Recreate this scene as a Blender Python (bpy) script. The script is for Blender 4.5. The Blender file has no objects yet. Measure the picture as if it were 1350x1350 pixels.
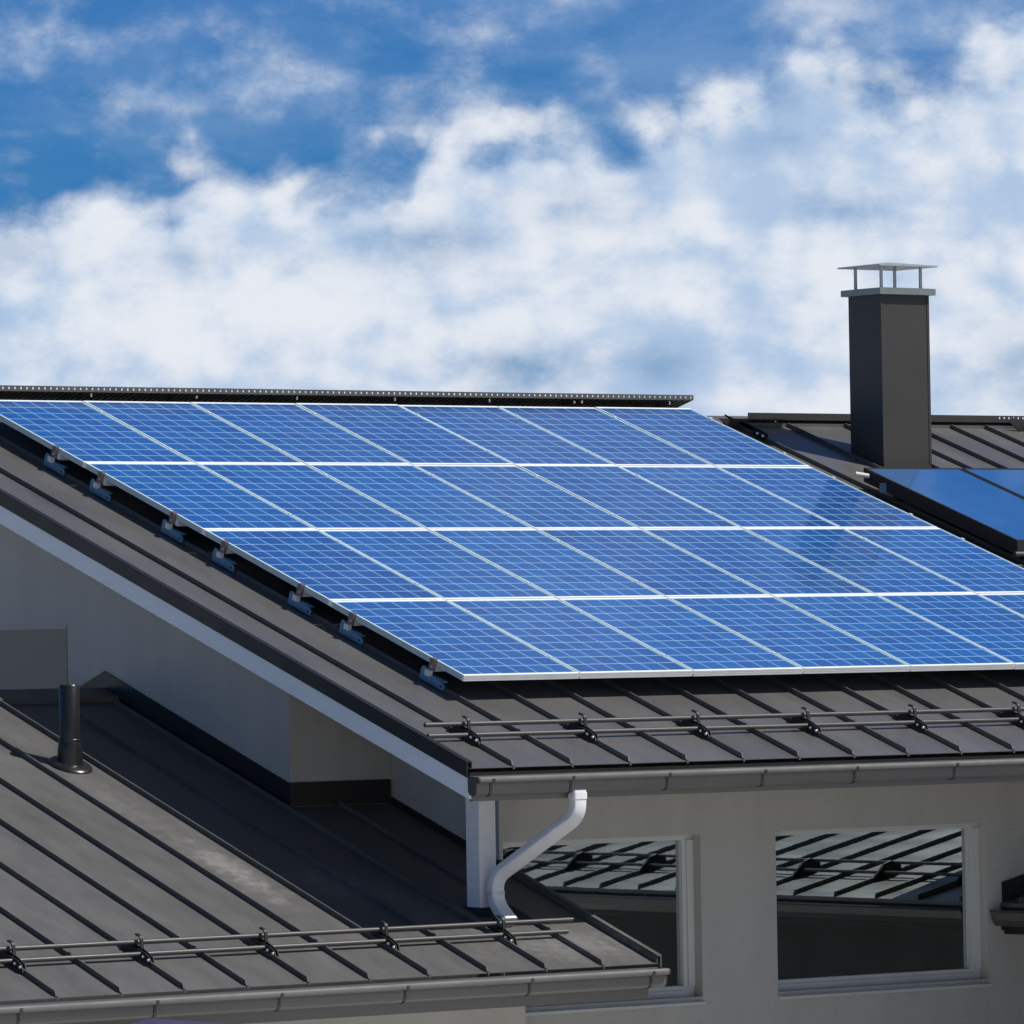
import bpy, bmesh, math, random
from mathutils import Vector, Matrix

random.seed(7)
scene = bpy.context.scene
col = scene.collection
R = math.radians

# ------------------------------------------------------------------ camera
ZO = 5.2                                  # ground lies 5.2 m under the lower corner of the solar array
YAW, PIT, ROL = R(37.0362), R(1.20917), R(-0.9437)
cam_d = bpy.data.cameras.new('camera')
cam = bpy.data.objects.new('camera', cam_d)
col.objects.link(cam)
fw = Vector((math.sin(YAW) * math.cos(PIT), math.cos(YAW) * math.cos(PIT), math.sin(PIT)))
r0 = Vector((math.cos(YAW), -math.sin(YAW), 0))
u0 = r0.cross(fw)
r1 = math.cos(ROL) * r0 + math.sin(ROL) * u0
u1 = -math.sin(ROL) * r0 + math.cos(ROL) * u0
mw = Matrix((r1, u1, -fw)).transposed().to_4x4()
mw.translation = Vector((-24.8196, -33.4729, 0.2352 + ZO))
cam.matrix_world = mw
cam_d.sensor_width = 36
cam_d.lens = 8001.28 / 1350 * 36
cam_d.clip_start = 1
cam_d.clip_end = 5000
scene.camera = cam

# ------------------------------------------------------------------ sun, exposure
SUN = Vector((0.55, -0.54, 1.0)).normalized()      # towards the sun
sun_el = math.asin(SUN.z)
sun_az = math.atan2(SUN.x, SUN.y)                   # clockwise from +Y
sd = bpy.data.lights.new('sun', 'SUN')
sd.energy = 4.9
sd.angle = R(0.53)
sd.color = (1.0, 0.965, 0.91)
so = bpy.data.objects.new('sun', sd)
col.objects.link(so)
so.rotation_euler = SUN.to_track_quat('Z', 'Y').to_euler()
so.location = (30, -30, 60)
scene.view_settings.view_transform = 'Standard'
scene.view_settings.look = 'None'
scene.view_settings.exposure = 0
scene.view_settings.gamma = 1
scene.view_settings.use_curve_mapping = False

# ------------------------------------------------------------------ sky with clouds
world = bpy.data.worlds.new('World')
scene.world = world
world.use_nodes = True
WN, WL = world.node_tree.nodes, world.node_tree.links
WN.clear()


def wm(op, *a, clamp=False):
    n = WN.new('ShaderNodeMath')
    n.operation = op
    n.use_clamp = clamp
    for i, v in enumerate(a):
        if isinstance(v, (int, float)):
            n.inputs[i].default_value = v
        else:
            WL.new(v, n.inputs[i])
    return n.outputs[0]


def wsmooth(v, lo, hi, o0=0.0, o1=1.0, t='SMOOTHSTEP'):
    n = WN.new('ShaderNodeMapRange')
    n.interpolation_type = t
    WL.new(v, n.inputs['Value'])
    n.inputs['From Min'].default_value = lo
    n.inputs['From Max'].default_value = hi
    n.inputs['To Min'].default_value = o0
    n.inputs['To Max'].default_value = o1
    return n.outputs['Result']


def wmix(f, a, b, mode='MIX'):
    n = WN.new('ShaderNodeMix')
    n.data_type = 'RGBA'
    n.blend_type = mode
    if isinstance(f, (int, float)):
        n.inputs[0].default_value = f
    else:
        WL.new(f, n.inputs[0])
    for i, v in ((6, a), (7, b)):
        if isinstance(v, tuple):
            n.inputs[i].default_value = (*v, 1)
        else:
            WL.new(v, n.inputs[i])
    return n.outputs[2]


tc = WN.new('ShaderNodeTexCoord')
sep = WN.new('ShaderNodeSeparateXYZ')
nrm = WN.new('ShaderNodeVectorMath')
nrm.operation = 'NORMALIZE'
WL.new(tc.outputs['Generated'], nrm.inputs[0])
WL.new(nrm.outputs[0], sep.inputs[0])
dx, dy, dz = sep.outputs
AZ0 = 0.6464
az = wm('MULTIPLY', wm('SUBTRACT', wm('ARCTAN2', dx, dy), AZ0), 8.0)     # 1 unit = 7.2 degrees
el = wm('MULTIPLY', wm('ARCSINE', dz), 8.0)


def wnoise(sx, sy, scale, detail, rough, off=0.0, dist=0.0, da=0.0, de=0.0):
    c = WN.new('ShaderNodeCombineXYZ')
    WL.new(wm('MULTIPLY', wm('ADD', az, da) if da else az, sx), c.inputs[0])
    WL.new(wm('MULTIPLY', wm('ADD', el, de) if de else el, sy), c.inputs[1])
    c.inputs[2].default_value = off
    n = WN.new('ShaderNodeTexNoise')
    n.inputs['Scale'].default_value = scale
    n.inputs['Detail'].default_value = detail
    n.inputs['Roughness'].default_value = rough
    n.inputs['Distortion'].default_value = dist
    WL.new(c.outputs[0], n.inputs['Vector'])
    return n.outputs['Fac']


def blob(a, e, rx, ry, wt):
    u = wm('DIVIDE', wm('SUBTRACT', az, a), rx)
    v = wm('DIVIDE', wm('SUBTRACT', el, e), ry)
    q = wm('ADD', wm('MULTIPLY', u, u), wm('MULTIPLY', v, v))
    return wm('MULTIPLY', wm('EXPONENT', wm('MULTIPLY', q, -1.0)), wt)


def bl(x, y, rx, ry, wt):                 # cloud bank centres, azimuth / elevation in the units above
    return blob((x - 675) / 1000, (843 - y - 0.0165 * (x - 675)) / 1000, rx / 1000, ry / 1000, wt)


n1 = wnoise(1.0, 1.35, 6.2, 10.0, 0.60, 3.7, 0.0)
n1s = wnoise(1.0, 1.35, 6.2, 5.0, 0.60, 3.7, 0.0, 0.022, 0.030)     # a step towards the sun, for the lit and the lee side
n2 = wnoise(1.0, 1.5, 2.4, 3.0, 0.5, 9.1, 0.0)
n3 = wnoise(1.0, 1.7, 4.2, 5.0, 0.55, 21.3, 0.0)
# puffs along the top of the cloud bank
pc = WN.new('ShaderNodeCombineXYZ')
n4 = wnoise(1.0, 1.0, 9.0, 2.0, 0.5, 5.3, 0.0)
WL.new(wm('ADD', az, wm('MULTIPLY', n4, 0.10)), pc.inputs[0])
WL.new(wm('ADD', wm('MULTIPLY', el, 1.3), wm('MULTIPLY', n4, -0.10)), pc.inputs[1])
pv = WN.new('ShaderNodeTexVoronoi')
pv.feature = 'F1'
pv.inputs['Scale'].default_value = 9.0
pv.inputs['Detail'].default_value = 1.0
pv.inputs['Roughness'].default_value = 0.4
WL.new(pc.outputs[0], pv.inputs['Vector'])
puff = wm('SUBTRACT', 0.42, pv.outputs['Distance'])
# height of the bank's top edge over azimuth
fc = WN.new('ShaderNodeFloatCurve')
EDGE = [(-300, 330), (0, 292), (60, 275), (110, 250), (170, 246), (215, 250), (250, 222), (290, 200), (340, 196), (420, 218), (500, 204), (530, 240), (565, 190),
        (640, 138), (700, 132), (770, 150), (835, 165), (880, 130), (960, 105), (1040, 60), (1120, 62), (1180, 95), (1250, 80), (1320, 30), (1500, 0), (1700, 60)]
cm = fc.mapping.curves[0]
pts = [((x + 300) / 2000, ((843 - y - 0.0165 * (x - 675)) / 1000 - 0.3) / 0.8) for x, y in EDGE]
cm.points[0].location = pts[0]
cm.points[1].location = pts[-1]
for q in pts[1:-1]:
    cm.points.new(*q)
for q in cm.points:
    q.handle_type = 'AUTO'
fc.mapping.update()
WL.new(wm('MULTIPLY', wm('ADD', az, 0.975), 0.5, clamp=True), fc.inputs['Value'])
edge = wm('ADD', wm('MULTIPLY', fc.outputs[0], 0.8), 0.3)
sdist = wm('ADD', wm('SUBTRACT', edge, el), wm('ADD', wm('MULTIPLY', wm('SUBTRACT', n1, 0.5), 0.24), wm('ADD', wm('MULTIPLY', puff, 0.10), 0.035)))
bank = wsmooth(sdist, -0.03, 0.085)
# openings in the bank that show blue, and wisps above it
G = None
for args in [(560, 316, 75, 24, 0.60), (600, 345, 60, 18, 0.15), (240, 343, 36, 20, 0.30), (690, 482, 80, 30, 0.60), (1180, 112, 95, 24, 0.65), (960, 62, 110, 36, 0.50),
             (1130, 275, 70, 26, 0.40), (20, 330, 50, 24, 0.65), (870, 480, 60, 30, 0.40), (770, 275, 80, 26, 0.30), (1340, 480, 60, 50, 0.30), (1010, 190, 60, 26, 0.25), (480, 345, 60, 20, 0.25)]:
    b_ = bl(*args)
    G = b_ if G is None else wm('ADD', G, b_)
G = wm('MULTIPLY', G, wsmooth(n1, 0.30, 0.62, 1.5, 0.55))
bank = wm('MULTIPLY', bank, wm('SUBTRACT', 1.0, G, clamp=True), clamp=True)
Wp = None
for args in [(330, 122, 150, 34, 0.13), (430, 112, 60, 22, 0.07), (210, 135, 60, 24, 0.12), (40, 178, 50, 12, 0.20), (30, 205, 50, 14, 0.12), (560, 40, 110, 30, 0.10), (830, 90, 70, 34, 0.12), (60, 60, 120, 40, 0.06),
             (1200, 10, 220, 60, 0.12)]:
    b_ = bl(*args)
    Wp = b_ if Wp is None else wm('ADD', Wp, b_)
wisp = wm('MULTIPLY', wsmooth(wm('ADD', n1, Wp), 0.46, 0.90), 0.80)
# broken cloud over the unseen sky, added so its white fills the shade
aside = wm('ADD', wsmooth(az, 3.0, 8.0), wsmooth(wm('MULTIPLY', az, -1.0), 20.0, 27.0), clamp=True)
left = wsmooth(wm('MULTIPLY', az, -1.0), 3.0, 9.0)
genm = wm('ADD', wm('ADD', n1, wm('MULTIPLY', wm('SUBTRACT', n2, 0.5), 0.5)), wm('MULTIPLY', aside, 0.10))
gen = wm('MULTIPLY', wsmooth(genm, 0.46, 0.78), wsmooth(el, 0.9, 1.8))
gen = wm('MULTIPLY', gen, wm('ADD', 0.10, wm('MULTIPLY', aside, 0.36)))
# thin bright cloud higher up the sky, the part the panels mirror
gen = wm('ADD', gen, wm('MULTIPLY', blob(0.92, 3.92, 0.42, 0.26, 0.55), wsmooth(n2, 0.36, 0.66, 0.35, 1.0)))
dens = wm('MAXIMUM', wm('MAXIMUM', bank, wisp), gen)
# blue of the clear sky
sky = WN.new('ShaderNodeTexSky')
sky.sky_type = 'NISHITA'
sky.sun_disc = False
sky.sun_elevation = sun_el
sky.sun_rotation = sun_az
sky.altitude = 0
sky.air_density = 1.0
sky.dust_density = 0.2
sky.ozone_density = 3.0
tint = wmix(wm('MAXIMUM', aside, wsmooth(el, 5.5, 9.0)), wmix(left, (0.115, 0.39, 0.84), (0.12, 0.47, 0.84)), (0.20, 0.30, 0.42))  # unseen sky tinted left, greyer behind and overhead, added to colour the fill
blue = wmix(1.0, sky.outputs[0], tint, 'MULTIPLY')
# thin high veil
n5 = wnoise(0.8, 2.0, 3.4, 7.0, 0.6, 33.1, 0.4)
veil = wm('MULTIPLY', wsmooth(n5, 0.34, 0.76), wsmooth(wm('SUBTRACT', wm('MULTIPLY', az, 0.45), el), -1.1, 0.0, 0.20, 0.68))
veil = wm('MULTIPLY', veil, wsmooth(el, 2.2, 1.1))
blue = wmix(veil, blue, (3.9, 5.6, 8.2))
# cloud tone: white crests, blue-grey hollows
W = wm('ADD', wm('MULTIPLY', n3, 0.85), wm('ADD', wm('MULTIPLY', n1, 0.45), wm('ADD', wm('MULTIPLY', puff, 0.35), wm('ADD', wm('MULTIPLY', wm('SUBTRACT', n1, n1s), 0.65), -0.13))))
for args in [(150, 430, 330, 90, 0.08), (560, 430, 170, 70, 0.08), (300, 260, 120, 40, 0.08), (480, 240, 70, 30, 0.10), (680, 185, 110, 40, 0.10), (1050, 450, 260, 90, 0.08), (900, 330, 160, 60, 0.06), (1280, 330, 120, 60, 0.04), (1000, 180, 250, 70, -0.03), (430, 330, 120, 30, -0.08), (660, 290, 110, 40, -0.05)]:
    W = wm('ADD', W, bl(*args))
ccol = wmix(wsmooth(W, 0.16, 0.68), (4.8, 6.3, 8.6), (8.8, 9.2, 9.9))
skyc = wmix(dens, blue, ccol)
bg = WN.new('ShaderNodeBackground')
bg.inputs['Strength'].default_value = 0.09
WL.new(skyc, bg.inputs['Color'])
wo = WN.new('ShaderNodeOutputWorld')
WL.new(bg.outputs[0], wo.inputs['Surface'])


# ------------------------------------------------------------------ materials
def mat(name, base, rough=0.5, metal=0.0, spec=0.5, var=0.0, vscale=3.0, bump=0.0, bscale=40.0, stretch=None, ior=1.5, coat=0.0, cior=1.5, strip=None):
    m = bpy.data.materials.new(name)
    m.use_nodes = True
    nt = m.node_tree
    b = nt.nodes['Principled BSDF']
    b.inputs['Base Color'].default_value = (*base, 1)
    b.inputs['Roughness'].default_value = rough
    b.inputs['Metallic'].default_value = metal
    b.inputs['Specular IOR Level'].default_value = spec
    b.inputs['IOR'].default_value = ior
    if coat:
        b.inputs['Coat Weight'].default_value = coat
        b.inputs['Coat Roughness'].default_value = 0.03
        b.inputs['Coat IOR'].default_value = cior
    if var or bump:
        t = nt.nodes.new('ShaderNodeTexCoord')
        mp = nt.nodes.new('ShaderNodeMapping')
        nt.links.new(t.outputs['Object'], mp.inputs['Vector'])
        if stretch:
            mp.inputs['Scale'].default_value = stretch
    if var:
        n = nt.nodes.new('ShaderNodeTexNoise')
        n.inputs['Scale'].default_value = vscale
        n.inputs['Detail'].default_value = 8
        n.inputs['Roughness'].default_value = 0.62
        nt.links.new(mp.outputs[0], n.inputs['Vector'])
        cr = nt.nodes.new('ShaderNodeMapRange')
        cr.inputs['From Min'].default_value = 0.3
        cr.inputs['From Max'].default_value = 0.7
        cr.inputs['To Min'].default_value = 1 - var
        cr.inputs['To Max'].default_value = 1 + var
        nt.links.new(n.outputs['Fac'], cr.inputs['Value'])
        mx = nt.nodes.new('ShaderNodeMix')
        mx.data_type = 'RGBA'
        mx.blend_type = 'MULTIPLY'
        mx.inputs[0].default_value = 1
        mx.inputs[6].default_value = (*base, 1)
        fac = cr.outputs[0]
        if strip:                                         # each sheet its own slight shade
            sp_ = nt.nodes.new('ShaderNodeSeparateXYZ')
            nt.links.new(t.outputs['Object'], sp_.inputs[0])
            chain = sp_.outputs[0]
            for op_, k_ in (('SUBTRACT', strip[0]), ('DIVIDE', strip[1]), ('FLOOR', None)):
                q_ = nt.nodes.new('ShaderNodeMath')
                q_.operation = op_
                nt.links.new(chain, q_.inputs[0])
                if k_ is not None:
                    q_.inputs[1].default_value = k_
                chain = q_.outputs[0]
            wn_ = nt.nodes.new('ShaderNodeTexWhiteNoise')
            wn_.noise_dimensions = '1D'
            nt.links.new(chain, wn_.inputs['W'])
            r_ = nt.nodes.new('ShaderNodeMapRange')
            r_.inputs['To Min'].default_value = 0.93
            r_.inputs['To Max'].default_value = 1.07
            nt.links.new(wn_.outputs['Value'], r_.inputs['Value'])
            q_ = nt.nodes.new('ShaderNodeMath')
            q_.operation = 'MULTIPLY'
            nt.links.new(fac, q_.inputs[0])
            nt.links.new(r_.outputs[0], q_.inputs[1])
            fac = q_.outputs[0]
        nt.links.new(fac, mx.inputs[7])
        nt.links.new(mx.outputs[2], b.inputs['Base Color'])
        ra = nt.nodes.new('ShaderNodeMapRange')
        ra.inputs['From Min'].default_value = 0.3
        ra.inputs['From Max'].default_value = 0.7
        ra.inputs['To Min'].default_value = max(0.02, rough - 0.08)
        ra.inputs['To Max'].default_value = min(1, rough + 0.08)
        nt.links.new(n.outputs['Fac'], ra.inputs['Value'])
        nt.links.new(ra.outputs[0], b.inputs['Roughness'])
    if bump:
        n2_ = nt.nodes.new('ShaderNodeTexNoise')
        n2_.inputs['Scale'].default_value = bscale
        n2_.inputs['Detail'].default_value = 5
        nt.links.new(t.outputs['Object'] if bscale > 50 else mp.outputs[0], n2_.inputs['Vector'])
        bp = nt.nodes.new('ShaderNodeBump')
        bp.inputs['Strength'].default_value = bump
        bp.inputs['Distance'].default_value = 0.02
        nt.links.new(n2_.outputs['Fac'], bp.inputs['Height'])
        nt.links.new(bp.outputs[0], b.inputs['Normal'])
    return m


def smudge(m, cx, cy, rx, ry, amount, colour, nscale=9.0):
    """pale dried dirt with a shape of its own, in the object's own coordinates"""
    nt = m.node_tree
    b = nt.nodes['Principled BSDF']
    src = b.inputs['Base Color'].links[0].from_socket
    t = nt.nodes.new('ShaderNodeTexCoord')
    s = nt.nodes.new('ShaderNodeSeparateXYZ')
    nt.links.new(t.outputs['Object'], s.inputs[0])

    def mm(op, *a):
        n = nt.nodes.new('ShaderNodeMath')
        n.operation = op
        for i, v in enumerate(a):
            if isinstance(v, (int, float)):
                n.inputs[i].default_value = v
            else:
                nt.links.new(v, n.inputs[i])
        return n.outputs[0]
    u = mm('DIVIDE', mm('SUBTRACT', s.outputs[0], cx), rx)
    v = mm('DIVIDE', mm('SUBTRACT', s.outputs[1], cy), ry)
    g = mm('EXPONENT', mm('MULTIPLY', mm('ADD', mm('MULTIPLY', u, u), mm('MULTIPLY', v, v)), -1.0))
    n = nt.nodes.new('ShaderNodeTexNoise')
    n.inputs['Scale'].default_value = nscale
    n.inputs['Detail'].default_value = 9
    n.inputs['Roughness'].default_value = 0.7
    nt.links.new(t.outputs['Object'], n.inputs['Vector'])
    f = nt.nodes.new('ShaderNodeMapRange')
    f.interpolation_type = 'SMOOTHSTEP'
    f.inputs['From Min'].default_value = 0.62
    f.inputs['From Max'].default_value = 1.25
    f.inputs['To Max'].default_value = amount
    nt.links.new(mm('ADD', n.outputs['Fac'], mm('MULTIPLY', g, 0.45)), f.inputs['Value'])
    mx = nt.nodes.new('ShaderNodeMix')
    mx.data_type = 'RGBA'
    mx.inputs[7].default_value = (*colour, 1)
    nt.links.new(src, mx.inputs[6])
    nt.links.new(f.outputs[0], mx.inputs[0])
    nt.links.new(mx.outputs[2], b.inputs['Base Color'])


M_ROOF = mat('roof_sheet', (0.091, 0.0885, 0.086), 0.38, 0, 0.6, var=0.12, vscale=2.2, bump=0.14, bscale=3.0, stretch=(1.6, 0.5, 0.5), strip=(-0.483, 0.4945))
M_LROOF = mat('lower_roof_sheet', (0.093, 0.0905, 0.088), 0.55, 0, 0.25, var=0.16, vscale=3.0, bump=0.14, bscale=3.0, stretch=(1.6, 0.6, 0.6), strip=(-0.022, 0.479))
# (object coordinates: y is measured from the house's own origin at y = 3)
smudge(M_LROOF, -1.68, 0.35 - 3, 0.20, 0.75, 0.75, (0.30, 0.29, 0.275))
smudge(M_LROOF, -1.75, 1.6 - 3, 0.25, 1.0, 0.35, (0.22, 0.215, 0.205))
smudge(M_LROOF, -1.0, 0.1 - 3, 0.35, 0.5, 0.35, (0.24, 0.24, 0.24))
smudge(M_LROOF, 0.0, -1.15 - 3, 0.9, 0.35, 0.50, (0.27, 0.265, 0.255), 14.0)
M_TRIM = mat('dark_trim', (0.013, 0.013, 0.013), 0.5, 0, 0.3, var=0.1)
M_FLASH = mat('dark_flashing', (0.016, 0.016, 0.016), 0.5, 0, 0.3, var=0.15)
M_GUTTER = mat('gutter_metal', (0.140, 0.136, 0.131), 0.36, 0.0, 0.5, var=0.06, vscale=5)
M_STRAP = mat('strap_metal', (0.045, 0.044, 0.043), 0.4)
M_WHITE = mat('white_paint', (0.70, 0.715, 0.735), 0.5, 0, 0.4, var=0.05, vscale=5, stretch=(3, 0.4, 3))
M_BARGE = mat('sky_tinted_white_paint', (0.68, 0.745, 0.79), 0.5, 0, 0.4, var=0.06, vscale=5, stretch=(3, 0.4, 3))  # white board paint, the blue skylight on it put into the colour
M_WALL = mat('grey_render', (0.42, 0.415, 0.395), 0.85, 0, 0.2, var=0.075, vscale=1.6, bump=0.45, bscale=110, stretch=(1.6, 1.6, 0.30))
M_SOFFIT = mat('soffit_board', (0.42, 0.42, 0.41), 0.7, 0, 0.2, var=0.05)
M_FRAME = mat('window_frame_paint', (0.52, 0.53, 0.53), 0.45, 0, 0.4, var=0.04)
M_SILL = mat('sill_metal', (0.55, 0.57, 0.57), 0.4, 0.2, 0.5, var=0.05)
M_PANE = mat('window_glass', (0.50, 0.565, 0.56), 0.012, 1.0, 0.5, bump=0.010, bscale=2.0)
M_PANE2 = mat('shaded_glass', (0.06, 0.062, 0.06), 0.35, 0, 0.5)
M_ALU = mat('aluminium', (0.80, 0.81, 0.81), 0.5, 0.0, 0.4, var=0.04, vscale=6)
M_ALU_SHADE = mat('shade_toned_aluminium', (0.46, 0.57, 0.60), 0.5, 0.0, 0.4, var=0.04, vscale=6)  # the frame's aluminium again, with shade mixed into its colour
M_GALV = mat('sky_tinted_galvanised_steel', (0.17, 0.36, 0.56), 0.35, 0.7, 0.5, var=0.15, vscale=30)  # blue reflection of the sky put into the steel's base colour
M_BOLT = mat('zinc_bolt', (0.9, 0.89, 0.87), 0.30, 0.6, 0.5)
M_STUB = mat('bare_pipe', (0.80, 0.79, 0.77), 0.3, 0.2, 0.5)
M_CLAMP = mat('brown_clamp', (0.25, 0.21, 0.20), 0.35, 0.5)
M_BLACK = mat('black_steel', (0.010, 0.010, 0.011), 0.55, 0, 0.5)
M_PIPE = mat('rail_pipe', (0.058, 0.055, 0.053), 0.42, 0, 0.5, var=0.08, vscale=10)
M_RUBBER = mat('black_plastic', (0.013, 0.013, 0.014), 0.30, 0, 0.5)
M_CHIM = mat('chimney_cladding', (0.045, 0.0435, 0.041), 0.5, 0, 0.3, var=0.06, vscale=2.0)
M_CAP = mat('weathered_zinc', (0.20, 0.225, 0.225), 0.45, 0.4, 0.5, var=0.12, vscale=8)
M_CAPL = mat('bright_zinc', (0.36, 0.41, 0.42), 0.4, 0.3, 0.5, var=0.10, vscale=8)
M_COLL = mat('collector_box', (0.018, 0.018, 0.02), 0.5, 0, 0.3)
M_ABS = mat('collector_glass', (0.008, 0.10, 0.30), 0.5, 0, 0.5, var=0.10, vscale=1.5, coat=1.0, cior=2.0)
M_WALK = mat('walkway_steel', (0.030, 0.029, 0.028), 0.5, 0, 0.4, var=0.1)
M_WALKLIP = mat('walkway_lip_steel', (0.085, 0.082, 0.078), 0.5, 0, 0.4, var=0.1)
M_PURPLE = mat('purple_canvas', (0.042, 0.038, 0.085), 0.8, 0, 0.2, var=0.05)
M_GROUND = mat('paved_yard', (0.55, 0.53, 0.49), 0.9, 0, 0.2, var=0.2, vscale=0.4, bump=0.2, bscale=6)


def cell_material():
    m = bpy.data.materials.new('photovoltaic_cells')
    m.use_nodes = True
    nt = m.node_tree
    b = nt.nodes['Principled BSDF']

    def mm(op, *a):
        n = nt.nodes.new('ShaderNodeMath')
        n.operation = op
        for i, v in enumerate(a):
            if isinstance(v, (int, float)):
                n.inputs[i].default_value = v
            else:
                nt.links.new(v, n.inputs[i])
        return n.outputs[0]
    t = nt.nodes.new('ShaderNodeTexCoord')
    s = nt.nodes.new('ShaderNodeSeparateXYZ')
    nt.links.new(t.outputs['Object'], s.inputs[0])
    CW, CH = 0.1600, 0.1590
    cu = mm('DIVIDE', mm('SUBTRACT', s.outputs[0], 0.0200), CW)
    cv = mm('DIVIDE', mm('SUBTRACT', s.outputs[1], 0.030), CH)
    fu = mm('ABSOLUTE', mm('SUBTRACT', mm('FRACT', cu), 0.5))
    fv = mm('ABSOLUTE', mm('SUBTRACT', mm('FRACT', cv), 0.5))
    lu = mm('GREATER_THAN', fu, 0.5 - 0.0036 / CW)
    lv = mm('GREATER_THAN', fv, 0.5 - 0.0046 / CH)
    out = mm('MAXIMUM', mm('GREATER_THAN', mm('ABSOLUTE', mm('SUBTRACT', cu, 3.0)), 3.02),
             mm('GREATER_THAN', mm('ABSOLUTE', mm('SUBTRACT', cv, 5.0)), 5.02))
    line = mm('MAXIMUM', mm('MAXIMUM', lu, lv), out)
    # thin bus bars
    bus = mm('LESS_THAN', mm('ABSOLUTE', mm('SUBTRACT', mm('FRACT', mm('MULTIPLY', cu, 3.0)), 0.5)), 0.030)
    # per-cell tint and crystal flakes
    comb = nt.nodes.new('ShaderNodeCombineXYZ')
    oi = nt.nodes.new('ShaderNodeObjectInfo')
    nt.links.new(mm('ADD', mm('FLOOR', cu), mm('MULTIPLY', oi.outputs['Random'], 91.0)), comb.inputs[0])
    nt.links.new(mm('FLOOR', cv), comb.inputs[1])
    wn = nt.nodes.new('ShaderNodeTexWhiteNoise')
    wn.noise_dimensions = '2D'
    nt.links.new(comb.outputs[0], wn.inputs['Vector'])
    vo = nt.nodes.new('ShaderNodeTexVoronoi')
    vo.inputs['Scale'].default_value = 60
    nt.links.new(t.outputs['Object'], vo.inputs['Vector'])
    sv = nt.nodes.new('ShaderNodeSeparateColor')
    nt.links.new(vo.outputs['Color'], sv.inputs[0])
    f = mm('ADD', mm('MULTIPLY', wn.outputs['Value'], 0.45),
           mm('ADD', mm('MULTIPLY', sv.outputs[0], 0.25), mm('MULTIPLY', oi.outputs['Random'], 0.30)))
    c1 = nt.nodes.new('ShaderNodeMix')
    c1.data_type = 'RGBA'
    c1.inputs[6].default_value = (0.004, 0.052, 0.235, 1)
    c1.inputs[7].default_value = (0.008, 0.115, 0.38, 1)
    nt.links.new(f, c1.inputs[0])
    c2 = nt.nodes.new('ShaderNodeMix')
    c2.data_type = 'RGBA'
    nt.links.new(c1.outputs[2], c2.inputs[6])
    c2.inputs[7].default_value = (0.16, 0.25, 0.45, 1)
    nt.links.new(mm('MULTIPLY', bus, 0.35), c2.inputs[0])
    c3 = nt.nodes.new('ShaderNodeMix')
    c3.data_type = 'RGBA'
    nt.links.new(c2.outputs[2], c3.inputs[6])
    c3.inputs[7].default_value = (0.33, 0.54, 0.72, 1)
    nt.links.new(line, c3.inputs[0])
    nt.links.new(c3.outputs[2], b.inputs['Base Color'])
    b.inputs['Roughness'].default_value = 0.55
    b.inputs['Specular IOR Level'].default_value = 0.2
    b.inputs['Coat Weight'].default_value = 1.0
    b.inputs['Coat Roughness'].default_value = 0.07
    b.inputs['Coat IOR'].default_value = 1.45
    return m


M_CELL = cell_material()


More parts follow.
